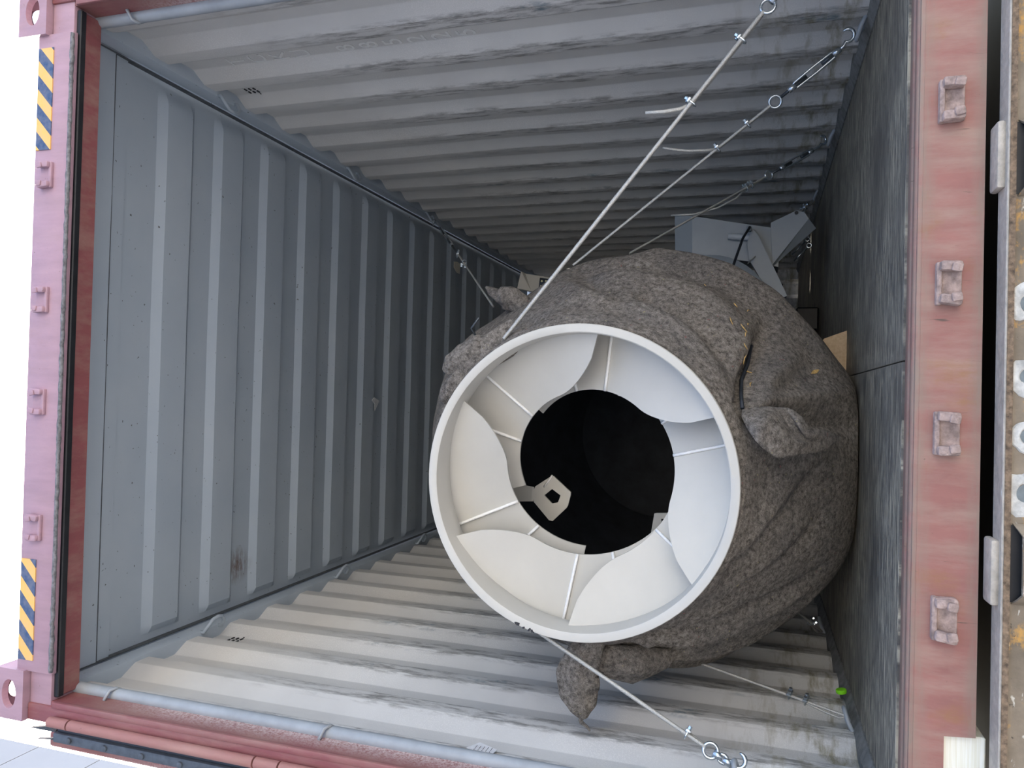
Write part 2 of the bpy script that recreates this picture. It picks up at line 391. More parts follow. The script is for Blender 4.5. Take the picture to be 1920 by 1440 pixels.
# corner castings (top), a hollow block with round holes
def casting(sx):
    g = G(); x0, x1, y0, y1, z0, z1 = -.0825, .0825, -.014, .165, -.061, .058
    def holed(plane, c, hr, hz, lo, hi, off, n=24):
        ring = []; outer = []
        for k in range(n):
            a = 2*math.pi*k/n; u, v = math.cos(a), math.sin(a)
            ring.append((c[0]+hr*u, c[1]+hz*v)); m_ = max(abs(u)/1, abs(v)/1)
            uu, vv = u/m_, v/m_
            outer.append((lo[0]+(uu+1)/2*(hi[0]-lo[0]), lo[1]+(vv+1)/2*(hi[1]-lo[1])))
        def P(q, d): return (q[0], d, q[1]) if plane == 'y' else (q[0], q[1], d) if plane == 'z' else (d, q[0], q[1])
        g.grid([[P(q, off) for q in outer], [P(q, off) for q in ring], [P(q, off+(.022 if plane == 'y' else -.022 if plane == 'z' else -.022*sx)) for q in ring]], True)
    holed('y', (0, 0), .048, .030, (x0, z0), (x1, z1), y0)
    holed('x', (.075, 0), .042, .028, (y0, z0), (y1, z1), x1*sx)
    xi = -x1*sx
    g.grid([[(xi, y0, z0), (xi, y1, z0)], [(xi, y0, z1), (xi, y1, z1)]])
    g.grid([[(x0, y0, z0), (x1, y0, z0)], [(x0, y1, z0), (x1, y1, z0)]])
    holed('z', (0, .072), .042, .056, (x0, y0), (x1, y1), z1)
    return g
for sx in (-1, 1):
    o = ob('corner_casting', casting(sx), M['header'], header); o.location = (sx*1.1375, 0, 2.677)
# posts, mirrored
post_objs = {}
for s in (-1, 1):
    def mx(a, b): return tuple(sorted((s*a, s*b)))
    g = G()
    a, b = mx(1.163, 1.219); g.b2((a, .004, -.15), (b, .15, 2.615), .005, 2)
    a, b = mx(1.146, 1.168); g.b2((a, 0, -.15), (b, .016, 2.51), .005, 2)          # lip beside the seal
    a, b = mx(1.150, 1.175); g.b2((a, .014, -.02), (b, .105, 2.53), .002)          # jamb face
    p = trim(g, M['post'], True, 40); post_objs[s] = p
    if s < 0:
        z = 2.50; k = 0
        while z > -.1:                                                     # hinge barrels up the post
            ln = .70 if k % 2 else .085
            g = G(); g.tube([(s*1.203, -.012, z), (s*1.203, -.012, max(-.14, z-ln+.006))], .0165, 14); ob('hinge_barrel', g, M['hinge'], p, True, 40); z -= ln; k += 1
    g = G(); g.tube([(s*1.142, .118, -.0), (s*1.142, .118, 2.6)], .021, 16); a, b = mx(1.146, 1.175); g.b2((a, .118, 0), (b, .16, 2.6), .004, 2)
    ob('lashing_bar_post', g, M['jgrey'], p, True, 40)
    for z in (2.36, 1.55, .62):
        g = G(); g.tube([(s*1.15, .078, z+.012), (s*1.122, .092, z+.004), (s*1.118, .112, z-.004), (s*1.13, .13, z-.008)], .0055, 8)
        ob('lashing_lug', g, M['jgrey'], p, True)
# rubber seal strips lining the seal seat of the header
# cam keepers
def keeper(seed):
    r = random.Random(seed); g = G()
    g.box((0, -.006, .020), (.098, .022, .012), None, .004, 2)
    for q in (-1, 1):
        g.box((q*.038, -.017, -.002), (.022, .036, .046), Matrix.Rotation(math.radians(q*r.uniform(-12, 4)), 3, 'Y'), .006, 2)
        g.box((q*.033, -.037, -.012), (.020, .010, .022), Matrix.Rotation(math.radians(q*10), 3, 'Y'), .004, 2)
    g.box((0, -.002, -.004), (.09, .006, .048), None, .002, 1)
    me = g.mesh('cam_keeper', True, 40); return me
for i, (x, z) in enumerate(((.584, -.070), (.169, -.070), (-.169, -.071), (-.584, -.072))):
    link('cam_keeper', keeper(i), M['keeper'], sill, (x, 0, z))
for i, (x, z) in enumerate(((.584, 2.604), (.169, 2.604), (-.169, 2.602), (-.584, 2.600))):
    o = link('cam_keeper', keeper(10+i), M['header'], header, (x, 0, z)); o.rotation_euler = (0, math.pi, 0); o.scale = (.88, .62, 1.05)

# lashing rings on the floor edge and under the top rails
def ring_mesh(top):
    g = G(); r = .0075
    if top:
        pts = [(-.055, 0, .02)]+[(-.055+.012*0, 0, 0)]+[(-.05, .03, -.018), (-.03, .052, -.024), (0, .058, -.026), (.03, .052, -.024), (.05, .03, -.018), (.055, 0, 0), (.055, 0, .02)]
    else:
        pts = [(-.04, 0, -.01), (-.04, 0, .012), (-.036, .03, .026), (-.02, .052, .032), (0, .058, .034), (.02, .052, .032), (.036, .03, .026), (.04, 0, .012), (.04, 0, -.01)]
    g.tube(pts, r, 9); return g.mesh('lashing_ring', True)
RT, RF = ring_mesh(True), ring_mesh(False)
for s, par in ((1, wall_r), (-1, wall_l)):
    for yy in (.815, 1.93, 3.01):
        o = link('lashing_ring', RF, M['jgrey'], par, (s*1.166, yy, .012)); o.rotation_euler = (0, 0, s*math.pi/2)
for s in (1, -1):
    for yy in (.86, 1.95, 3.03):
        o = link('lashing_ring', RT, M['ceil'], rails[s], (s*1.155, yy, 2.572)); o.rotation_euler = (0, 0, s*math.pi/2)
# air vents: three short columns of slots punched in the outer flat of the wall
for s, par in ((1, wall_r), (-1, wall_l)):
    g = G()
    for i in range(3):
        for k in range(3): g.box((s*1.2, .875+.03*k-.03, 2.50-.022*i), (.006, .018, .006))
    g.box((s*1.2, .93, 2.46), (.006, .012, .006)); ob('air_vent', g, M['blackpaint'], par)
# the number painted down the right wall, one upright character above the next
zc = 2.345
for ch in 'TCKU 885225':
    if ch != ' ':
        fc = bpy.data.curves.new('container_number', 'FONT'); fc.body = ch; fc.size = .105; fc.align_x = 'CENTER'; fc.align_y = 'CENTER'; fc.extrude = .0008
        tmp = bpy.data.objects.new('tmp', fc); COL.objects.link(tmp); dg = bpy.context.evaluated_depsgraph_get(); dg.update()
        me = bpy.data.meshes.new_from_object(tmp.evaluated_get(dg)); bpy.data.objects.remove(tmp)
        me.materials.clear()
        o = link('painted_character', me, M['textpaint'], wall_r, (1.1995, .617, zc))
        o.rotation_euler = (math.pi/2, 0, -math.pi/2)
    zc -= .098
# scrap of tape on the post
# ------------------------------------------------------------------ the mixer drum
def cen(y):
    t = max(0, min(1.3, (y-.3)/.65)); return -.363+.053*t, .852-.042*t
DY = (.30, .36, .45, .55, .7, .85, .95, 1.05, 1.2, 1.4, 1.7, 2.0); DR = (.468, .47, .50, .55, .63, .715, .755, .77, .765, .725, .61, .47)
drum = thing('mixer_drum', (-.33, 1.05, 0), 'cream steel concrete mixer drum lying with its open mouth and spiral blades towards the door', 'mixer drum')
N = 96
def circ(y, r, n=N):
    cx, cz = cen(y); return [(cx+r*math.cos(2*math.pi*k/n), y, cz+r*math.sin(2*math.pi*k/n)) for k in range(n)]
g = G(); g.grid([circ(.33, .474), circ(.303, .476), circ(.300, .474), circ(.300, .452), circ(.302, .449), circ(.36, .444), circ(.40, .45), circ(.45, .474), circ(.55, .52)], True)
ob('mouth_ring', g, M['cream'], drum, True, 35)
DR2 = [(r-.02)*(1 if y < .5 else .95 if y < .6 else .91) if y > .36 else .474 for y, r in zip(DY, DR)]
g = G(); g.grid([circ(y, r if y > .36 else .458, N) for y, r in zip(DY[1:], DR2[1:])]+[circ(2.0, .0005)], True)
ob('drum_shell', g, M['drumshade'], drum, True, 60)
# six spiral blades; photo angle -> world angle about the drum axis
def blade(a0, span, name, r_in, y0, dy, mat, ramp=32):
    g = G(); rows = []; n = 46
    for i in range(n):
        q = i/(n-1); a = math.radians(a0+span*q); d = span*q*(1 if span > 0 else -1)
        y = y0+dy*q; cx, cz = cen(y); ro = .447+max(0, y-.36)*.40
        k = min(1, d/ramp); k = math.sqrt(max(0, 1-(1-k)**2))
        ri = ro-(ro-r_in)*k*(1-.18*math.exp(-((d-ramp*1.9)/18)**2)*0)
        row = []
        for j in range(7):
            t = j/6; r = ro+(ri-ro)*t
            row.append((cx+r*math.cos(a), y+.055*t*k, cz+r*math.sin(a)))
        rows.append(row)
    back = [[(p[0], p[1]+.008, p[2]) for p in r] for r in rows]
    g.grid(rows); g.grid(back); g.grid([[r[-1] for r in rows], [r[-1] for r in back]]); g.grid([rows[0], back[0]])
    o = ob(name, g, mat, drum, True, 50)
    # weld bead across the blade
    for deg in (57, 79):
        i = int(deg/span*(n-1)); bd = G()
        bd.tube([Vector(p)+Vector((0, -.003, 0)) for p in rows[i]], .0055, 6)
        ob('weld_bead', bd, M['weld'], o, True)
    return o
for a0 in (59, 117, 177, 230, 297, 354):
    blade(a0, 112, 'spiral_blade', .268, .345, .20, M['cream'], 27)
# lugs with a cut-out, welded behind the blades
def holed_plate(outer, hole, t):
    g = G(); n = 40
    def samp(P):
        P = [Vector(p) for p in P]; c = sum(P, Vector())/len(P); out = []
        for k in range(n):
            a = 2*math.pi*k/n; d = Vector((math.cos(a), 0, math.sin(a))); best = 0
            for i in range(len(P)):
                A, B = P[i]-c, P[(i+1) % len(P)]-c; e = B-A; den = d.x*e.z-d.z*e.x
                if abs(den) < 1e-9: continue
                tt = (A.x*e.z-A.z*e.x)/den; u = (A.x*d.z-A.z*d.x)/den
                if tt > 0 and -1e-6 <= u <= 1+1e-6: best = max(best, tt)
            out.append((c+d*best).copy())
        return out
    ho = samp(hole); hc = sum(ho, Vector())/n
    P = [Vector(p) for p in outer]; oo = []
    for k in range(n):
        a = 2*math.pi*k/n; d = Vector((math.cos(a), 0, math.sin(a))); best = 0
        for i in range(len(P)):
            A, B = P[i]-hc, P[(i+1) % len(P)]-hc; e = B-A; den = d.x*e.z-d.z*e.x
            if abs(den) < 1e-9: continue
            tt = (A.x*e.z-A.z*e.x)/den; u = (A.x*d.z-A.z*d.x)/den
            if tt > 0 and -1e-6 <= u <= 1+1e-6: best = max(best, tt)
        oo.append(hc+d*best)
    dv = Vector((0, t, 0))
    g.grid([oo, ho, [p+dv for p in ho], [p+dv for p in oo], oo], True); return g
C0 = Vector((-.1085, -1.965, .3317))
def deep(P, y0, y1): return [C0+(Vector(p)-C0)*((y1+1.965)/(y0+1.965)) for p in P]
LUG = [(-.436, .72, 1.097), (-.39, .72, 1.03), (-.448, .72, .96), (-.5, .72, .973), (-.559, .72, 1.032), (-.488, .72, 1.099)]
LHO = [(-.464, .72, 1.06), (-.439, .72, 1.031), (-.46, .72, .999), (-.486, .72, 1.008), (-.491, .72, 1.03)]
lug = ob('lug', holed_plate(deep(LUG, .72, .80), deep(LHO, .72, .80), .01), M['cream'], drum)
LL = deep(LUG, .72, .80)
g = G(); g.poly([LL[0], LL[0]+Vector((.03, .06, .33)), LL[5]+Vector((-.03, .06, .32)), LL[5]], (.0, .0, .008)); ob('lug_flange', g, M['cream'], lug)
g = G(); g.tube([LL[1]+Vector((0, -.002, .0)), LL[1]*.55+LL[5]*.45], .004, 6); ob('weld_bead', g, M['weld'], lug, True)
L2 = [(-.526, .9, .689), (-.52, .9, .616), (-.564, .9, .609), (-.606, .9, .652), (-.60, .9, .70)]
H2 = [(-.545, .9, .665), (-.543, .9, .635), (-.565, .9, .632), (-.58, .9, .655)]
ob('lug', holed_plate(L2, H2, .01), M['cream'], drum)
g = G(); g.poly([(-.07, .7, .762), (-.087, .7, .725), (-.11, .7, .722), (-.10, .7, .80)], (0, .01, 0)); ob('lug', g, M['cream'], drum)
# scuffed black paint on the edge of the mouth, where a wire passes
g = G()
for k in range(14):
    a = math.radians(163+random.uniform(-5, 4)); cx, cz = cen(.3); r = .474+random.uniform(-.006, .001)
    g.box((cx+r*math.cos(a), .2995+random.uniform(0, .004), cz+r*math.sin(a)), (random.uniform(.004, .012), .002, random.uniform(.003, .01)), Matrix.Rotation(random.uniform(0, 3), 3, 'Y'))
ob('chipped_paint', g, M['ink'], drum)

# ------------------------------------------------------------------ the felt blanket wrapped around it
PY = (.335, .36, .45, .55, .7, .85, .95, 1.05, 1.2, 1.4, 1.7, 2.0); PR = (.482, .495, .53, .585, .67, .755, .80, .815, .81, .77, .66, .52)
MA = (-49, -24, -4, 24, 47, 59, 90, 130, 172, 185, 199, 222, 236, 247, 259, 272, 286, 292, 309, 324, 342, 359, 384)
MR = (.786, .754, .752, .733, .738, .80, .79, .76, .79, .783, .81, .83, .839, .849, .832, .825, .845, .814, .786, .783, .754, .752, .733)
def smooth_tab(f, x, h): return sum(f(x+d*h) for d in (-1, -.5, 0, .5, 1))/5
def brad(th, y):
    R = smooth_tab(lambda q: interp(q, PY, PR), y, .05) if .42 < y < 1.9 else interp(y, PY, PR)
    m = smooth_tab(lambda q: interp(q, MA, MR), th, 6)/.805; k = max(0, min(1, (y-.4)/.4))
    return R*(1+(m-1)*k)
# folds: (amplitude, width, [(angle, y), ...]) ridges positive, valleys negative; K1 is the tie point
FOLDS = [(-.050, .030, [(295.8, .42), (303.8, .54), (310, .69), (313, .80)]), (.022, .035, [(297.5, .45), (299.5, .60), (302, .80)]),
    (.020, .030, [(294.4, .45), (291.3, .68), (287, .95)]), (-.040, .030, [(290, .44), (284.3, .67), (279.5, .88)]), (.020, .05, [(284, .42), (276, .62), (268, .86)]),
    (.022, .045, [(366, .50), (346, .48), (328, .44), (308, .40)]), (-.020, .035, [(345, .60), (325, .54), (306, .45)]), (.018, .06, [(360, .72), (338, .70), (318, .65), (305, .54)]),
    (-.018, .05, [(370, .86), (338, .83), (314, .80)]), (.02, .06, [(352, .98), (325, .93), (300, .95)]),
    (-.045, .022, [(196, .42), (206, .463), (225, .603), (243.5, .823)]), (.026, .032, [(199, .50), (215, .62), (236, .80)]), (-.042, .022, [(192, .48), (201.3, .527), (217.7, .739), (237, .90)]),
    (.03, .04, [(186, .55), (203, .70), (222, .90)]), (-.026, .028, [(208, .40), (221, .43), (237, .53), (258, .72)]), (.018, .04, [(215, .39), (232, .48), (252, .62)]),
    (-.016, .03, [(240, .40), (256, .50), (272, .66)]), (.014, .05, [(250, .40), (268, .52), (280, .72)]), (-.03, .03, [(178, .50), (195, .66), (212, .90)]), (.03, .05, [(176, .60), (190, .74), (206, 1.0)]),
    (-.02, .04, [(20, .42), (36, .55), (50, .8)]), (.02, .05, [(30, .42), (46, .60), (58, .85)]), (.018, .06, [(5, .55), (18, .75), (24, .95)]), (-.014, .04, [(-8, .5), (6, .66), (14, .9)])]
def fold(th, y):
    s = 0
    for amp, wd, P in FOLDS:
        best = 9; bt = 0; L = len(P)-1
        for i in range(L):
            R = .35+.45*y
            ax, ay = math.radians(P[i][0])*R, P[i][1]*1.15; bx, by = math.radians(P[i+1][0])*R, P[i+1][1]*1.15
            for wrap in (0, -360, 360):
                px, py = math.radians(th+wrap)*R, y*1.15
                ex, ey = bx-ax, by-ay; t = max(0, min(1, ((px-ax)*ex+(py-ay)*ey)/(ex*ex+ey*ey)))
                d = math.hypot(px-ax-ex*t, py-ay-ey*t)
                if d < best: best, bt = d, (i+t)/L
        if best < wd*3: s += 1.5*amp*math.exp(-(best/wd)**2)*(1-.75*bt**2)
    return s
def bpoint(th, y, off=0):
    a = math.radians(th); cx, cz = cen(y)
    n1 = mnoise.noise(Vector((math.cos(a)*2.2, y*3, math.sin(a)*2.2)))*.012+mnoise.noise(Vector((math.cos(a)*6, y*8, math.sin(a)*6+4)))*.006
    k = max(0, min(1, (y-.34)/.08))
    r = brad(th, y)+(fold(th, y)+n1)*k+off
    r = max(r, interp(y, DY, DR2)+.007+off)
    x, z = cx+r*math.cos(a), cz+r*math.sin(a)
    return Vector((max(x, -1.105), y, max(z, .006+off)))
blanket = thing('felt_blanket', (-.33, 1.0, 0), 'grey brown felt blanket wrapped around the big cream drum and tied into tufts', 'blanket')
ys = [.345]+[.335]+rng(.342, .98, 92)+rng(1.0, 2.0, 26); NT_ = 400; rows = []
for i, y in enumerate(ys):
    if i == 0: rows.append([bpoint(360*k/NT_, .335, -.02)+Vector((0, .015, 0)) for k in range(NT_)])
    else: rows.append([bpoint(360*k/NT_, y)+Vector((0, .004*mnoise.noise(Vector((k*.09, 2, 1))) if i < 4 else 0, 0)) for k in range(NT_)])
rows.append([Vector((cen(2.0)[0], 2.05, cen(2.0)[1]))+(p-Vector((cen(2.0)[0], 2.0, cen(2.0)[1])))*.1 for p in rows[-1]])
g = G(); g.grid(rows, True); ob('blanket_sheet', g, M['felt'], blanket, True)
# tied corner hanging beside the mouth (leaf shape with one crease)
def flap(up, lo, bulge, crease, name):
    n, m = 40, 17; g = G(); F = []; B = []
    def at_(L, t):
        q = t*(len(L)-1); i = min(int(q), len(L)-2); f = q-i
        p0, p1, p2, p3 = (Vector(L[max(0, min(len(L)-1, i+k))]) for k in (-1, 0, 1, 2))
        return .5*((2*p1)+(-p0+p2)*f+(2*p0-5*p1+4*p2-p3)*f*f+(-p0+3*p1-3*p2+p3)*f**3)
    for i in range(n):
        t = i/(n-1); a, b = at_(up, t), at_(lo, t); rf, rb = [], []
        for j in range(m):
            s_ = j/(m-1); p = a.lerp(b, s_); h = math.sin(math.pi*s_)*math.sin(math.pi*min(1, t*1.02)**.8)
            d = bulge*h+crease*math.exp(-((s_-(.12+.36*max(0, t-.3)/.45))/.10)**2)*math.exp(-((t-.55)/.2)**2)+.004*mnoise.noise(p*30)
            rf.append(p+Vector((.25, -1, .3)).normalized()*d); rb.append(p+Vector((-.25, 1, -.3)).normalized()*(.4*bulge*h+.004))
        F.append(rf); B.append(rb)
    g.grid(F); g.grid(B); g.grid([[r[0] for r in F], [r[0] for r in B]]); g.grid([[r[-1] for r in F], [r[-1] for r in B]])
    return ob(name, g, M['felt'], blanket, True)
UP = [(-.132, .381, .378), (-.122, .465, .329), (-.123, .529, .282), (-.127, .581, .239), (-.153, .609, .202), (-.187, .641, .173), (-.193, .701, .127), (-.218, .777, .072)]
LO = [(-.151, .361, .38), (-.189, .369, .362), (-.224, .393, .337), (-.253, .433, .309), (-.274, .481, .273), (-.267, .577, .209), (-.26, .677, .141), (-.221, .777, .072)]
UP, LO = ([C0+(Vector(q)-C0)*(1-.028*min(1, i/2)-.04*min(1, i/5)) for i, q in enumerate(L)] for L in (UP, LO))
flap(UP, LO, .045, -.095, 'tied_corner')
def tuft(path, radii, flat=1.0, seed=0, name='tied_corner', n=28):
    g = G(); P = [Vector(p) for p in path]; m = 26; rows = []
    for i in range(m):
        t = i/(m-1)*(len(P)-1); k = min(int(t), len(P)-2); f = t-k; c = P[k].lerp(P[k+1], f); r = radii[k]+(radii[k+1]-radii[k])*f
        d = (P[min(k+1, len(P)-1)]-P[k]).normalized(); a = d.cross(Vector((.1, 1, .05))).normalized(); b = d.cross(a)
        row = []
        for q in range(n):
            an = 2*math.pi*q/n; v = a*math.cos(an)+b*flat*math.sin(an)
            rr = r*(1+.22*mnoise.noise(Vector((math.cos(an)*1.5+seed, math.sin(an)*1.5, t*1.2)))+.12*math.sin(an*5+seed+t)*.6)
            row.append(c+v*rr)
        rows.append(row)
    g.grid(rows, True); g.bm.faces.new([v for v in g.bm.verts[:][0:0]]) if False else None
    return ob(name, g, M['felt'], blanket, True)
tuft([(-.80, .43, .80), (-.872, .42, .815), (-.907, .42, .832), (-.959, .42, .852), (-1.018, .42, .856), (-1.074, .42, .841), (-1.108, .42, .832)], [.045, .043, .050, .062, .060, .042, .012], .8, 3)
tuft([(-1.10, .42, .835), (-1.119, .42, .843), (-1.132, .42, .823), (-1.144, .42, .812)], [.008, .007, .005, .003], 1, 5, 'blanket_tie', 10)
tuft([(-.72, .52, .80), (-.80, .50, .82), (-.86, .47, .83), (-.93, .46, .80), (-.95, .52, .70), (-.95, .62, .60)], [.03, .045, .03, .05, .06, .03], .8, 8)
tuft([(.10, .43, 1.08), (.031, .40, 1.17), (.022, .40, 1.20), (.0, .40, 1.255), (-.02, .40, 1.305), (-.03, .40, 1.33)], [.05, .055, .06, .055, .035, .006], .7, 1)
tuft([(-.02, .42, 1.20), (-.05, .40, 1.262), (-.09, .40, 1.300), (-.125, .40, 1.318), (-.15, .41, 1.318)], [.03, .034, .03, .022, .008], .7, 2)
tuft([(-.11, .42, 1.27), (-.16, .41, 1.305), (-.20, .41, 1.315), (-.25, .42, 1.31)], [.02, .026, .025, .01], .7, 6)
tuft([(.20, .88, 1.16), (.237, .86, 1.20), (.262, .85, 1.24), (.268, .85, 1.275), (.262, .85, 1.31)], [.05, .042, .040, .045, .010], .8, 4)
tuft([(.245, .86, 1.25), (.27, .85, 1.29), (.292, .85, 1.325), (.31, .85, 1.35)], [.03, .026, .018, .004], .8, 9)
# black cord in the fold that runs to the tie point, and a thin one at the top
g = G(); g.tube([bpoint(311, .69, .006), bpoint(307, .62, .012), bpoint(303.8, .55, .018), bpoint(299.5, .48, .022), (-.128, .40, .378)], .006, 8); ob('blanket_tie', g, M['black'], blanket, True)
g = G(); g.tube([(.078, .40, 1.214), (.107, .39, 1.23), (.14, .38, 1.20)], .0035, 7); ob('blanket_tie', g, M['darksteel'], blanket, True)
# bits of straw and dry leaf on top
sb = [(318.9, .607, 40, .030), (314.5, .623, 10, .032), (319.4, .751, 95, .022), (322, .723, 30, .02), (313.9, .603, 70, .026), (310.5, .579, 5, .022), (303.9, .591, 20, .02), (332.8, .731, 60, .016), (307.5, .56, 15, .02), (300.6, .527, 60, .02), (316, .655, 85, .018)]
for th, y, rot, ln in sb:
    p = bpoint(th, y, .005); q = bpoint(th+math.degrees(ln/.6)*math.cos(math.radians(rot)), y+ln*math.sin(math.radians(rot)), .005)
    g = G(); md = (p+q)/2+Vector((.002, -.003, .002)); g.tube([p, md, q], [.001, .0022, .0008], 6)
    tag(ob('straw_piece', g, M['straw'], None, True), 'thin yellow bit of straw lying on the felt blanket', 'straw', 'straw bits on the felt blanket')
g = G(); a = bpoint(295.6, .78, .005); d = (bpoint(295.6, .83, .005)-a); e = (bpoint(297, .80, .005)-bpoint(294.4, .80, .005)).normalized()
g.grid([[a+d*t+e*(.007*math.sin(math.pi*t)*s_)+Vector((0, -.003*(1-abs(s_)), .002)) for s_ in (-1, 0, 1)] for t in rng(0, 1, 8)])
g2 = ob('dry_leaf', g, M['straw'], None, True); tag(g2, 'small tan curled dry leaf lying on the felt blanket between tie point and floor', 'leaf')

# ------------------------------------------------------------------ wire rope lashings
def clamp_mesh():
    g = G(); r = .0032
    arc = [(-.010, 0, -.016), (-.010, 0, 0)]+[(.010*math.cos(math.pi-a), 0, .010*math.sin(a)+.004) for a in rng(0, math.pi, 7)]+[(.010, 0, 0), (.010, 0, -.016)]
    g.tube(arc, r, 8); g.box((0, 0, -.009), (.036, .016, .009), None, .003, 2)
    for q in (-.010, .010): g.tube([(q, 0, -.014), (q, 0, -.022)], .0062, 6)
    return g.mesh('cable_clamp', True, 35)
CL = clamp_mesh()
def eye_mesh():
    g = G(); g.lathe([(.020+.0048*math.cos(a), .0048*math.sin(a)) for a in rng(0, 2*math.pi, 9)], 28, Matrix.Rotation(math.pi/2, 4, 'X'), False); return g.mesh('eye_bolt', True)
EY = eye_mesh()
def frame(A, d, side):
    d = d.normalized(); s_ = (side-d*side.dot(d)).normalized(); n = d.cross(s_); return Matrix(((s_.x, n.x, d.x, A.x), (s_.y, n.y, d.y, A.y), (s_.z, n.z, d.z, A.z), (0, 0, 0, 1)))
def place(name, me, mat, par, mtx):
    o = link(name, me, mat, par); o.matrix_parent_inverse = Matrix.Identity(4); o.matrix_local = Matrix.Translation(-wloc(par)) @ mtx; return o
def lashing(A, B, label, clamps, turn=None, tail=None, ropeR=.0052, sag=0, wobble=0, group=None, loop0=None, roll=0):
    A, B = Vector(A), Vector(B); d = B-A; L = d.length; side = d.cross(Vector((.3, 1, .2))).normalized()
    side = Matrix.Rotation(roll, 3, d.normalized()) @ side
    t = thing('wire_lashing', A, label, 'wire lashing', group); ret = Vector((0, 1, 0)); ret = (ret-d*ret.dot(d)/d.dot(d)).normalized()
    def Q(f, o=0): return A+d*f+ret*o
    def P(f, o=0): return A+d*f+side*o
    t0 = 0
    if turn:
        h0, b0, b1, ey = turn; t0 = ey
        # open hook at the ring
        g = G(); R = .020; base = P(h0); dd = d.normalized()
        pts = [P(b0)]+[P(h0)+dd*.03]+[base+dd*(R*math.sin(a))*1.0-side*(R*(1-math.cos(a)))*1.0 for a in rng(.9, -3.4, 16)]
        g.tube(pts, [.006]*(len(pts)-5)+[.007, .0065, .0055, .004, .0025], 9); ob('hook', g, M['zinc'], t, True)
        g = G()
        for q in (-1, 1):
            g.tube([P(b0), P(b0+.012, q*.010), P((b0+b1)/2, q*.0115), P(b1-.012, q*.010), P(b1)], .0052, 8)
        for f in (b0, b1): g.tube([P(f)-dd*.014, P(f)+dd*.014], .0105, 10)
        ob('turnbuckle_body', g, M['zinc'], t, True)
        for qa, qb in ((P(b0)+dd*.01, P((b0*2+b1)/3)), (P((b0+b1*2)/3), P(ey)-dd*.022)):
            g = G(); g.tube([qa, qb], .0058, 8); ob('threaded_rod', g, M['darksteel'], t, True)
        place('eye_bolt', EY, M['zinc'], t, frame(P(ey), dd, side))
    # main rope, laid from strands
    f0 = t0+(.018/L if turn else 0); n = max(12, int(L*(1-f0)/.012)); pts = []
    for i in range(n+1):
        f = f0+(1-f0)*i/n; pts.append(P(f)+Vector((0, 0, -sag*4*f*(1-f)))+side*(wobble*math.sin(f*17)*mnoise.noise(Vector((f*6, 1, 3)))))
    g = G(); N = 6; rings = []; dn = d.normalized(); s2 = dn.cross(side)
    for i, p in enumerate(pts):
        tw = i*.55
        for k in range(1):
            ring = []
            for q in range(18):
                a = 2*math.pi*q/18; r = ropeR*(1+.13*math.cos(6*(a-tw)))
                ring.append(p+side*r*math.cos(a)+s2*r*math.sin(a))
            rings.append(ring)
    g.grid(rings, True); ob('rope', g, M['rope'], t, True)
    # the return strand between thimble and last clamp, and the clamps
    if clamps:
        last = clamps[-1]; first = clamps[0]; o = ropeR*1.9
        if loop0 is not None:                     # rope itself loops through the ring
            g = G(); g.tube([P(0), P(first*.15, .016), P(first*.5, .014), P(first, ropeR), Q(last+.03, o)], ropeR*.95, 8)
        else:
            g = G(); g.tube([P(f0, .0), Q(f0+.02, o), Q(last, o)], ropeR*.95, 8)
        ob('rope_return', g, M['rope'], t, True)
        for f in clamps: place('cable_clamp', CL, M['zinc'], t, frame(P(f, o*.5), side if False else d.cross(side), side) if False else frame(P(f, o*.5), side.cross(d), d) if False else Matrix.Translation(Q(f, o*.4)) @ frame(Vector(), side, d.cross(side)))
    if tail:
        g = G(); g.tube([Q(clamps[-1], ropeR*1.8)]+[Vector(p) for p in tail], [ropeR]*(len(tail))+[ropeR*.8], 8); ob('rope_tail', g, M['rope'], t, True)
    return t
exec_tails = True
def pxl(A, B, f, off): return Vector(A).lerp(Vector(B), f)+Vector(off)
W1 = ((1.13, .33, .24), (.071, .36, 1.107)); W2 = ((1.125, .815, .04), (.411, 1.0, 1.04)); W3 = ((1.125, 1.93, .045), (.507, 1.3, .869)); W4 = ((1.125, 3.01, .04), (.60, 2.16, .40))
V1 = ((-1.13, .29, .365), (-.84, .36, .969)); V2 = ((-1.125, .79, .04), (-1.04, .93, .60)); V3 = ((-1.125, 1.765, .045), (-.90, 1.25, .20)); TC = ((1.12, 3.02, 2.535), (.251, 1.0, 1.369))
lashing(*W1, 'thick bright wire rope with two clamps, nearest the door on the right', [.185, .344], (.02, .045, .085, .104), [(.748, .338, .571), (.741, .33, .617), (.739, .32, .67)], .0062, roll=.4)
lashing(*W2, 'second wire rope from the door, with a shiny turnbuckle hooked to the right floor ring', [.35, .452], (.022, .066, .205, .259), [(.797, .897, .531), (.797, .889, .596), (.803, .879, .649), (.809, .869, .686)], .0050)
lashing(*W3, 'third wire rope from the door, with a dark turnbuckle on the right floor ring', [.411, .438], (.025, .10, .252, .322), [(.808, 1.652, .45), (.766, 1.644, .53), (.74, 1.634, .635), (.737, 1.624, .735)], .0045)
lashing(*W4, 'thin dark wire rope running in front of the grey steel bracket deep inside', [.13, .18], None, None, .004, loop0=1)
lashing(*V1, 'bright wire rope from under the drum mouth to an eye bolt on the left wall', [.24], (.02, .05, .095, .128), None, .0058, roll=.5)
lashing(*V2, 'wire rope with two clamps tied straight to the left floor ring without turnbuckle', [.222, .313], None, None, .0046, loop0=1)
lashing(*V3, 'short dark wire rope with one clamp far back on the left floor ring', [.36], None, None, .0042, loop0=1)
lashing(*TC, 'thin wire rope hung with small turnbuckle from the ring under the ceiling rail', [.634], (.02, .17, .424, .534), None, .004)
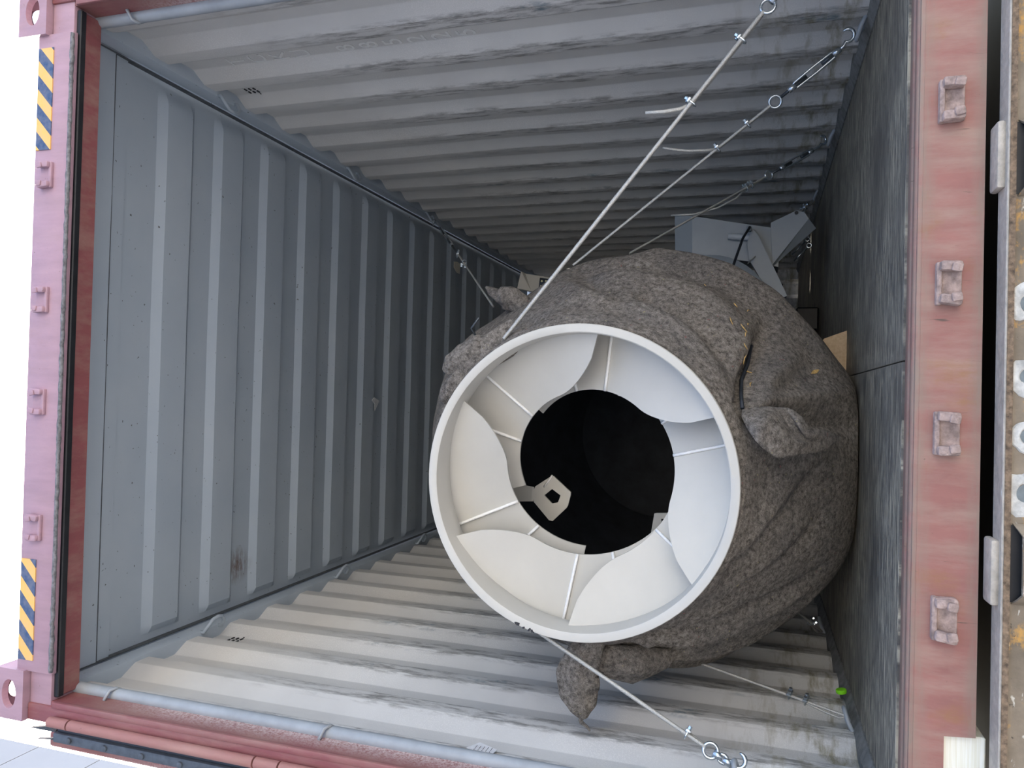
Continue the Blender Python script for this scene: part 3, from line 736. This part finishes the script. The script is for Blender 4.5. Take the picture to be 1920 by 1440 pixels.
# the anchor rings of the two foremost wires sit on the lashing bars by the door
for A, s in ((W1[0], 1), (V1[0], -1)):
    o = link('lashing_ring', RF, M['jgrey'], wall_r if s > 0 else wall_l, (s*1.166, A[1], A[2]-.02)); o.rotation_euler = (0, 0, s*math.pi/2)

# ------------------------------------------------------------------ grey machine frame behind the drum
fr = thing('machine_frame', (.6, 2.5, 0), 'grey painted steel machine frame with slanted bracket arms standing behind the wrapped drum', 'machine frame')
def plate(P, y, dep, name, mat=M['chute'], par=None, bev=0):
    g = G(); g.poly([(x, y, z) for x, z in P], (0, dep, 0))
    if bev: bmesh.ops.bevel(g.bm, geom=list(g.bm.edges), offset=bev, segments=2, affect='EDGES')
    return ob(name, g, mat, par or fr, True, 35)
plate([(.888, .697), (.68, .692), (.633, .396), (.60, .25), (.80, .25), (.808, .292)], 2.30, .20, 'upright_panel')
g = G(); g.poly([(.888, 2.30, .697), (.680, 2.30, .692), (.695, 2.36, .79), (.907, 2.36, .796)], (0, .14, -.03)); ob('top_cap', g, M['chute'], fr)
g = G(); F = [(.827, 2.27, .293), (.887, 2.27, .165), (.873, 2.27, .128), (.84, 2.27, .107), (.608, 2.27, .28)]
g.poly(F+[], (0, .03, 0)); ob('foot_plate', g, M['chute'], fr)
g = G(); g.poly([(.84, 2.27, .107), (.800, 2.32, .068), (.606, 2.29, .272), (.608, 2.27, .28)], (0, .02, .004)); ob('foot_gusset', g, M['chute'], fr)
g = G(); g.cyl((.873, 2.262, .168), (.873, 2.272, .168), .009, 14); ob('bolt_hole', g, M['blackpaint'], fr)
plate([(.800, .388), (.755, .352), (.44, .205), (.40, .285), (.52, .333), (.633, .396), (.72, .408)], 2.235, .05, 'brace_arm')
g = G(); g.cyl((.765, 2.27, .505), (.752, 2.27, .39), .017, 20); ob('hinge_pin', g, M['pin'], fr, True, 40)
g = G(); g.box((.79, 2.225, .40), (.03, .03, .026), None, .006, 2); ob('pin_lug', g, M['chute'], fr, True, 40)
g = G(); g.tube([(.797, 2.215, .396), (.70, 2.02, .425), (.45, 1.62, .47), (.40, 1.5, .48)], .0065, 8); ob('cable_tie', g, M['black'], fr, True)
g = G()
for k, (x, z) in enumerate(((.735, .105), (.70, .095))):
    g.lathe([(.012+.005*math.cos(a), .005*math.sin(a)) for a in rng(0, 2*math.pi, 8)], 16, Matrix.Translation((x+.03, 2.42, z)) @ Matrix.Rotation(math.pi/2, 4, 'X'))
    g.tube([(x-.05, 2.42, z+.075), (x+.015, 2.42, z+.012)], .004, 8)
ob('spanner_bolt', g, M['zinc'], fr, True)
g = G()
for x in (-.35, .40): g.b2((x-.07, 3.0, 0), (x+.07, 4.6, .13), .01)
for y in (3.4, 4.5): g.b2((-.4, y-.06, .03), (.45, y+.06, .12), .01)
ob('base_beam', g, M['blackpaint'], fr)
g = G(); g.b2((-.3, 2.7, .22), (.45, 4.4, 1.2), .04, 2); ob('engine_cover', g, M['blackpaint'], fr, True, 40)
g = G(); g.lathe([(.0, 0), (.30, .0), (.33, .02), (.33, .10), (.30, .12), (.0, .12)], 40, Matrix.Translation((.33, 2.20, .60)) @ Matrix.Rotation(-math.pi/2, 4, 'X')); ob('round_cover', g, M['chute'], fr, True, 40)
# work lamp on its mast
g = G(); g.b2((.60, 3.30, .2), (.66, 3.36, 1.72), .006); ob('lamp_mast', g, M['blackpaint'], fr)
g = G(); g.poly([(.747, 3.2, 1.908), (.709, 3.2, 1.69), (.60, 3.2, 1.70), (.622, 3.2, 1.862)], (0, .12, 0)); lh = ob('lamp_housing', g, M['cream'], fr)
g = G(); g.poly([(.622, 3.2, 1.862), (.640, 3.17, 1.956), (.760, 3.17, 1.93), (.747, 3.2, 1.908)], (0, .1, -.004)); ob('lamp_hood', g, M['cream'], fr)
g = G(); g.poly([(.715, 3.195, 1.80), (.700, 3.195, 1.705), (.612, 3.195, 1.71), (.625, 3.195, 1.81)], (0, .02, 0)); ob('lamp_glass', g, M['lampglass'], lh)
for x, z in ((.69, 1.785), (.672, 1.76), (.69, 1.755), (.655, 1.79), (.64, 1.772), (.665, 1.735)):
    g = G(); g.lathe([(0, 0), (.007, 0), (.007, .004), (0, .004)], 10, Matrix.Translation((x, 3.19, z)) @ Matrix.Rotation(-math.pi/2, 4, 'X')); ob('lamp_diode', g, M['led'], lh)

# ------------------------------------------------------------------ small things inside
g = G(); g.poly([(.187, 1.40, .001), (.155, 1.40, .085), (.10, 1.40, .13), (-.06, 1.40, .06), (-.06, 1.40, .001)], (0, .14, 0))
tag(ob('wooden_chock', g, M['chock']), 'pale wooden wedge chocking the wrapped drum on the floor', 'chock')
g = G(); g.lathe([(0, 0), (.016, 0), (.018, .003), (.018, .012), (.016, .014), (0, .014)], 24, Matrix.Translation((-1.118, 1.0, .0365)) @ Matrix.Rotation(math.radians(80), 4, 'Y') @ Matrix.Translation((0, 0, -.007)))
tag(ob('green_cap', g, M['green'], None, True, 40), 'small bright green plastic cap at the left edge of the floor', 'cap')
def patch(P, nrm, label, name, mat=M['paper']):
    g = G(); g.poly(P, nrm); return tag(ob(name, g, mat), label, 'paper scrap')
patch([(.955, 3.795, 2.6695), (.945, 3.735, 2.6695), (.90, 3.735, 2.6695), (.868, 3.795, 2.6695), (.868, 3.86, 2.6695), (.95, 3.87, 2.6695)], (0, 0, -.003), 'cream paper tag stuck flat under the ceiling near the hanging wire', 'paper_tag')
patch([(-.143, 2.46, 2.6695), (-.16, 2.43, 2.6695), (-.185, 2.47, 2.6695), (-.228, 2.472, 2.6695), (-.20, 2.50, 2.6695), (-.165, 2.53, 2.6695)], (0, 0, -.003), 'small torn white paper scrap stuck alone in the middle of the ceiling', 'paper_scrap', M['white'])
st = patch([(-1.157, .20, 1.137), (-1.157, .247, 1.112), (-1.157, .219, 1.048), (-1.157, .181, 1.054), (-1.157, .193, 1.09)], (.002, 0, 0), 'torn white printed sticker on the left wall beside the door post', 'paper_sticker', M['white'])
g = G()
for i in range(4):
    for k in range(5): g.box((-1.1545, .196+.008*i+random.uniform(0, .003), 1.112-.012*k), (.0006, .005, .0015))
ob('sticker_print', g, M['ink'], st)

# ------------------------------------------------------------------ open door leaf folded back along the left side
door = thing('container_door', (-1.27, .6, 0), 'opened container door folded back along the left outside, edged with black bolted rubber seal', 'container door')
g = G(); g.b2((-1.315, .04, -.08), (-1.262, 1.18, 2.56), .008); ob('door_panel', g, M['post'], door, True, 40)
g = G(); g.b2((-1.275, .0, -.08), (-1.243, .045, 2.50), .006, 2); ob('rubber_seal', g, M['seal'], door, True, 40)
g = G(); g.poly([(-1.232, .02, 2.50), (-1.226, .0, 2.52), (-1.236, -.01, 2.585), (-1.246, .01, 2.50)], (0, .012, 0)); g.poly([(-1.276, .02, 2.50), (-1.262, 0, 2.50), (-1.268, -.01, 2.555), (-1.272, .01, 2.53)], (0, .012, 0)); ob('seal_fin', g, M['seal'], door)
g = G(); g.b2((-1.244, .008, -.08), (-1.230, .03, 2.49), .004); ob('seal_lip', g, M['black'], door, True)
bm_ = G(); bm_.lathe([(0, 0), (.010, 0), (.009, .004), (.004, .006), (0, .006)], 14, Matrix.Rotation(math.pi/2, 4, 'X')); bme = bm_.mesh('bolt', True, 40)
for k in range(9): link('bolt', bme, M['seal'], door, (-1.258-.001*k, -.001, 2.43-.1455*k))

# ------------------------------------------------------------------ trailer under the container
tr = thing('trailer', (0, .3, -1.3), 'worn yellow and grey steel trailer rear beam under the container', 'trailer')
g = G(); g.b2((-1.25, -.046, -.178), (1.25, .022, -.166), .002); ob('deck_plate', g, M['deckgrey'], tr)
g = G(); g.b2((-1.25, -.0485, -.182), (1.25, -.044, -.170)); ob('plate_edge', g, M['rust'], tr)
g = G(); g.b2((-1.25, -.038, -.52), (1.25, -.018, -.178)); g.b2((-1.25, -.018, -.52), (1.25, .3, -.26)); bk = G(); bk.b2((-1.2, -.017, -.30), (1.2, 5.9, -.205)); ob('deck_gap_shade', bk, M['blackpaint'], tr); ob('rear_beam', g, M['trailer'], tr)  # black sheet paints the shade in the gap under the sill
for x in (-.5, .5):
    g = G(); g.b2((x-.08, .2, -.55), (x+.08, 6.2, -.25)); ob('chassis_rail', g, M['trailer'], tr)
    g = G(); g.b2((x-.1, .4, -1.3), (x+.1, .6, -.55)); ob('support_leg', g, M['trailer'], tr)
for x0, x1 in ((.369, .517), (-.535, -.393)):
    g = G(); g.b2((x0, -.030, -.168), (x1, .03, -.150), .006, 2); ob('stop_plate', g, M['deckgrey'], tr, True, 40)
for x0, x1 in ((.347, .511), (-.525, -.353)):
    g = G(); g.b2((x0+.004, -.0395, -.215), (x1-.004, -.036, -.183)); sl = ob('bracket_gap_shade', g, M['blackpaint'], tr)  # black box on the face paints the dark gap behind the bracket
    g = G(); n = 14; rows = []
    for i in range(n+1):
        t = i/n; x = x0+(x1-x0)*t; e = min(t, 1-t)*n; yo = -.040-.030*min(1, e/1.6); zt = -.187-.013*min(1, e/2)
        rows.append([(x, yo, zt), (x, yo, -.36), (x, yo+.010, -.36), (x, yo+.010, zt), (x, yo, zt)])
    g.grid(rows); ob('winch_bracket', g, M['trailer'], tr, True, 40)
for x, z, r in ((.116, -.215, .046), (-.041, -.213, .040), (-.168, -.214, .036), (-.290, -.215, .050)):
    g = G(); prof = [(r*.42, .0), (r*.5, .003), (r*.9, .003), (r, 0)]
    rows = []
    for q, h in prof: rows.append([(x+q*math.cos(a)*(1+.3*mnoise.noise(Vector((math.cos(a)*2+x*9, math.sin(a)*2, q*30)))), -.039-h, z+q*math.sin(a)*(1+.1*mnoise.noise(Vector((math.sin(a)*2, x*7, 1))))) for a in [2*math.pi*k/28 for k in range(28)]])
    g.grid(rows, True); pr = ob('painted_hole', g, M['dullwhite'], tr, True, 40)
    g = G(); g.cyl((x, -.0392, z), (x, -.03, z), r*.43, 20); ob('hole_recess', g, M['blueglass'], pr)
for o in tr.children: o.location.y -= .026
g = G(); g.b2((-1.12, .015, -.165), (-.846, .12, -.05), .003); tag(ob('timber_block', g, M['pale']), 'timber block painted sunlit white showing through the notch at the left end of the sill', 'timber block')

# ------------------------------------------------------------------ yard and the neighbouring building
g = G(); g.b2((-80, -80, -1.5), (80, 80, -1.3)); struct('ground', g, M['concrete'])
bd = thing('building', (-13, -1, -1.3), 'tall pale grey clad building wall beyond the opened door on the left', 'building')
g = G(); g.b2((-18, -22, -1.3), (-8.05, 11.08, 21)); ob('wall', g, M['panel'], bd)
H = 1.68; zz = -1.3
joint0 = 13.4
zs = [joint0+H*k for k in range(-9, 5)]
for a, b in zip(zs[:-1], zs[1:]):
    for ya, yb in ((-22, -10.5), (-10.5, 1.0), (1.0, 11.1)):
        g = G(); g.b2((-8.06, ya+.01, a+.012), (-8.0, yb-.01, b-.012)); ob('cladding_panel', g, M['panel'], bd)
wh = thing('building', (0, -32, -1.3), 'unseen pale warehouse added across the yard to bounce sunlight through the container door', 'building')  # out of view, added to bounce low warm light into the container
g = G(); g.b2((-34, -38, -1.3), (34, -27.1, 8.2)); ob('wall', g, M['bouncewall'], wh)  # wall of the added unseen building, there to bounce light
for k in range(17):
    g = G(); g.b2((-34+4*k+.02, -27.1, -.3), (-30+4*k-.02, -27, 8.1)); ob('cladding_panel', g, M['bouncewall'], wh)  # cladding of the added unseen building
g = G(); g.b2((-34.3, -38.3, 8.2), (34.3, -26.8, 8.5)); ob('added_roof', g, M['jgrey'], wh)
bpy.context.view_layer.update()
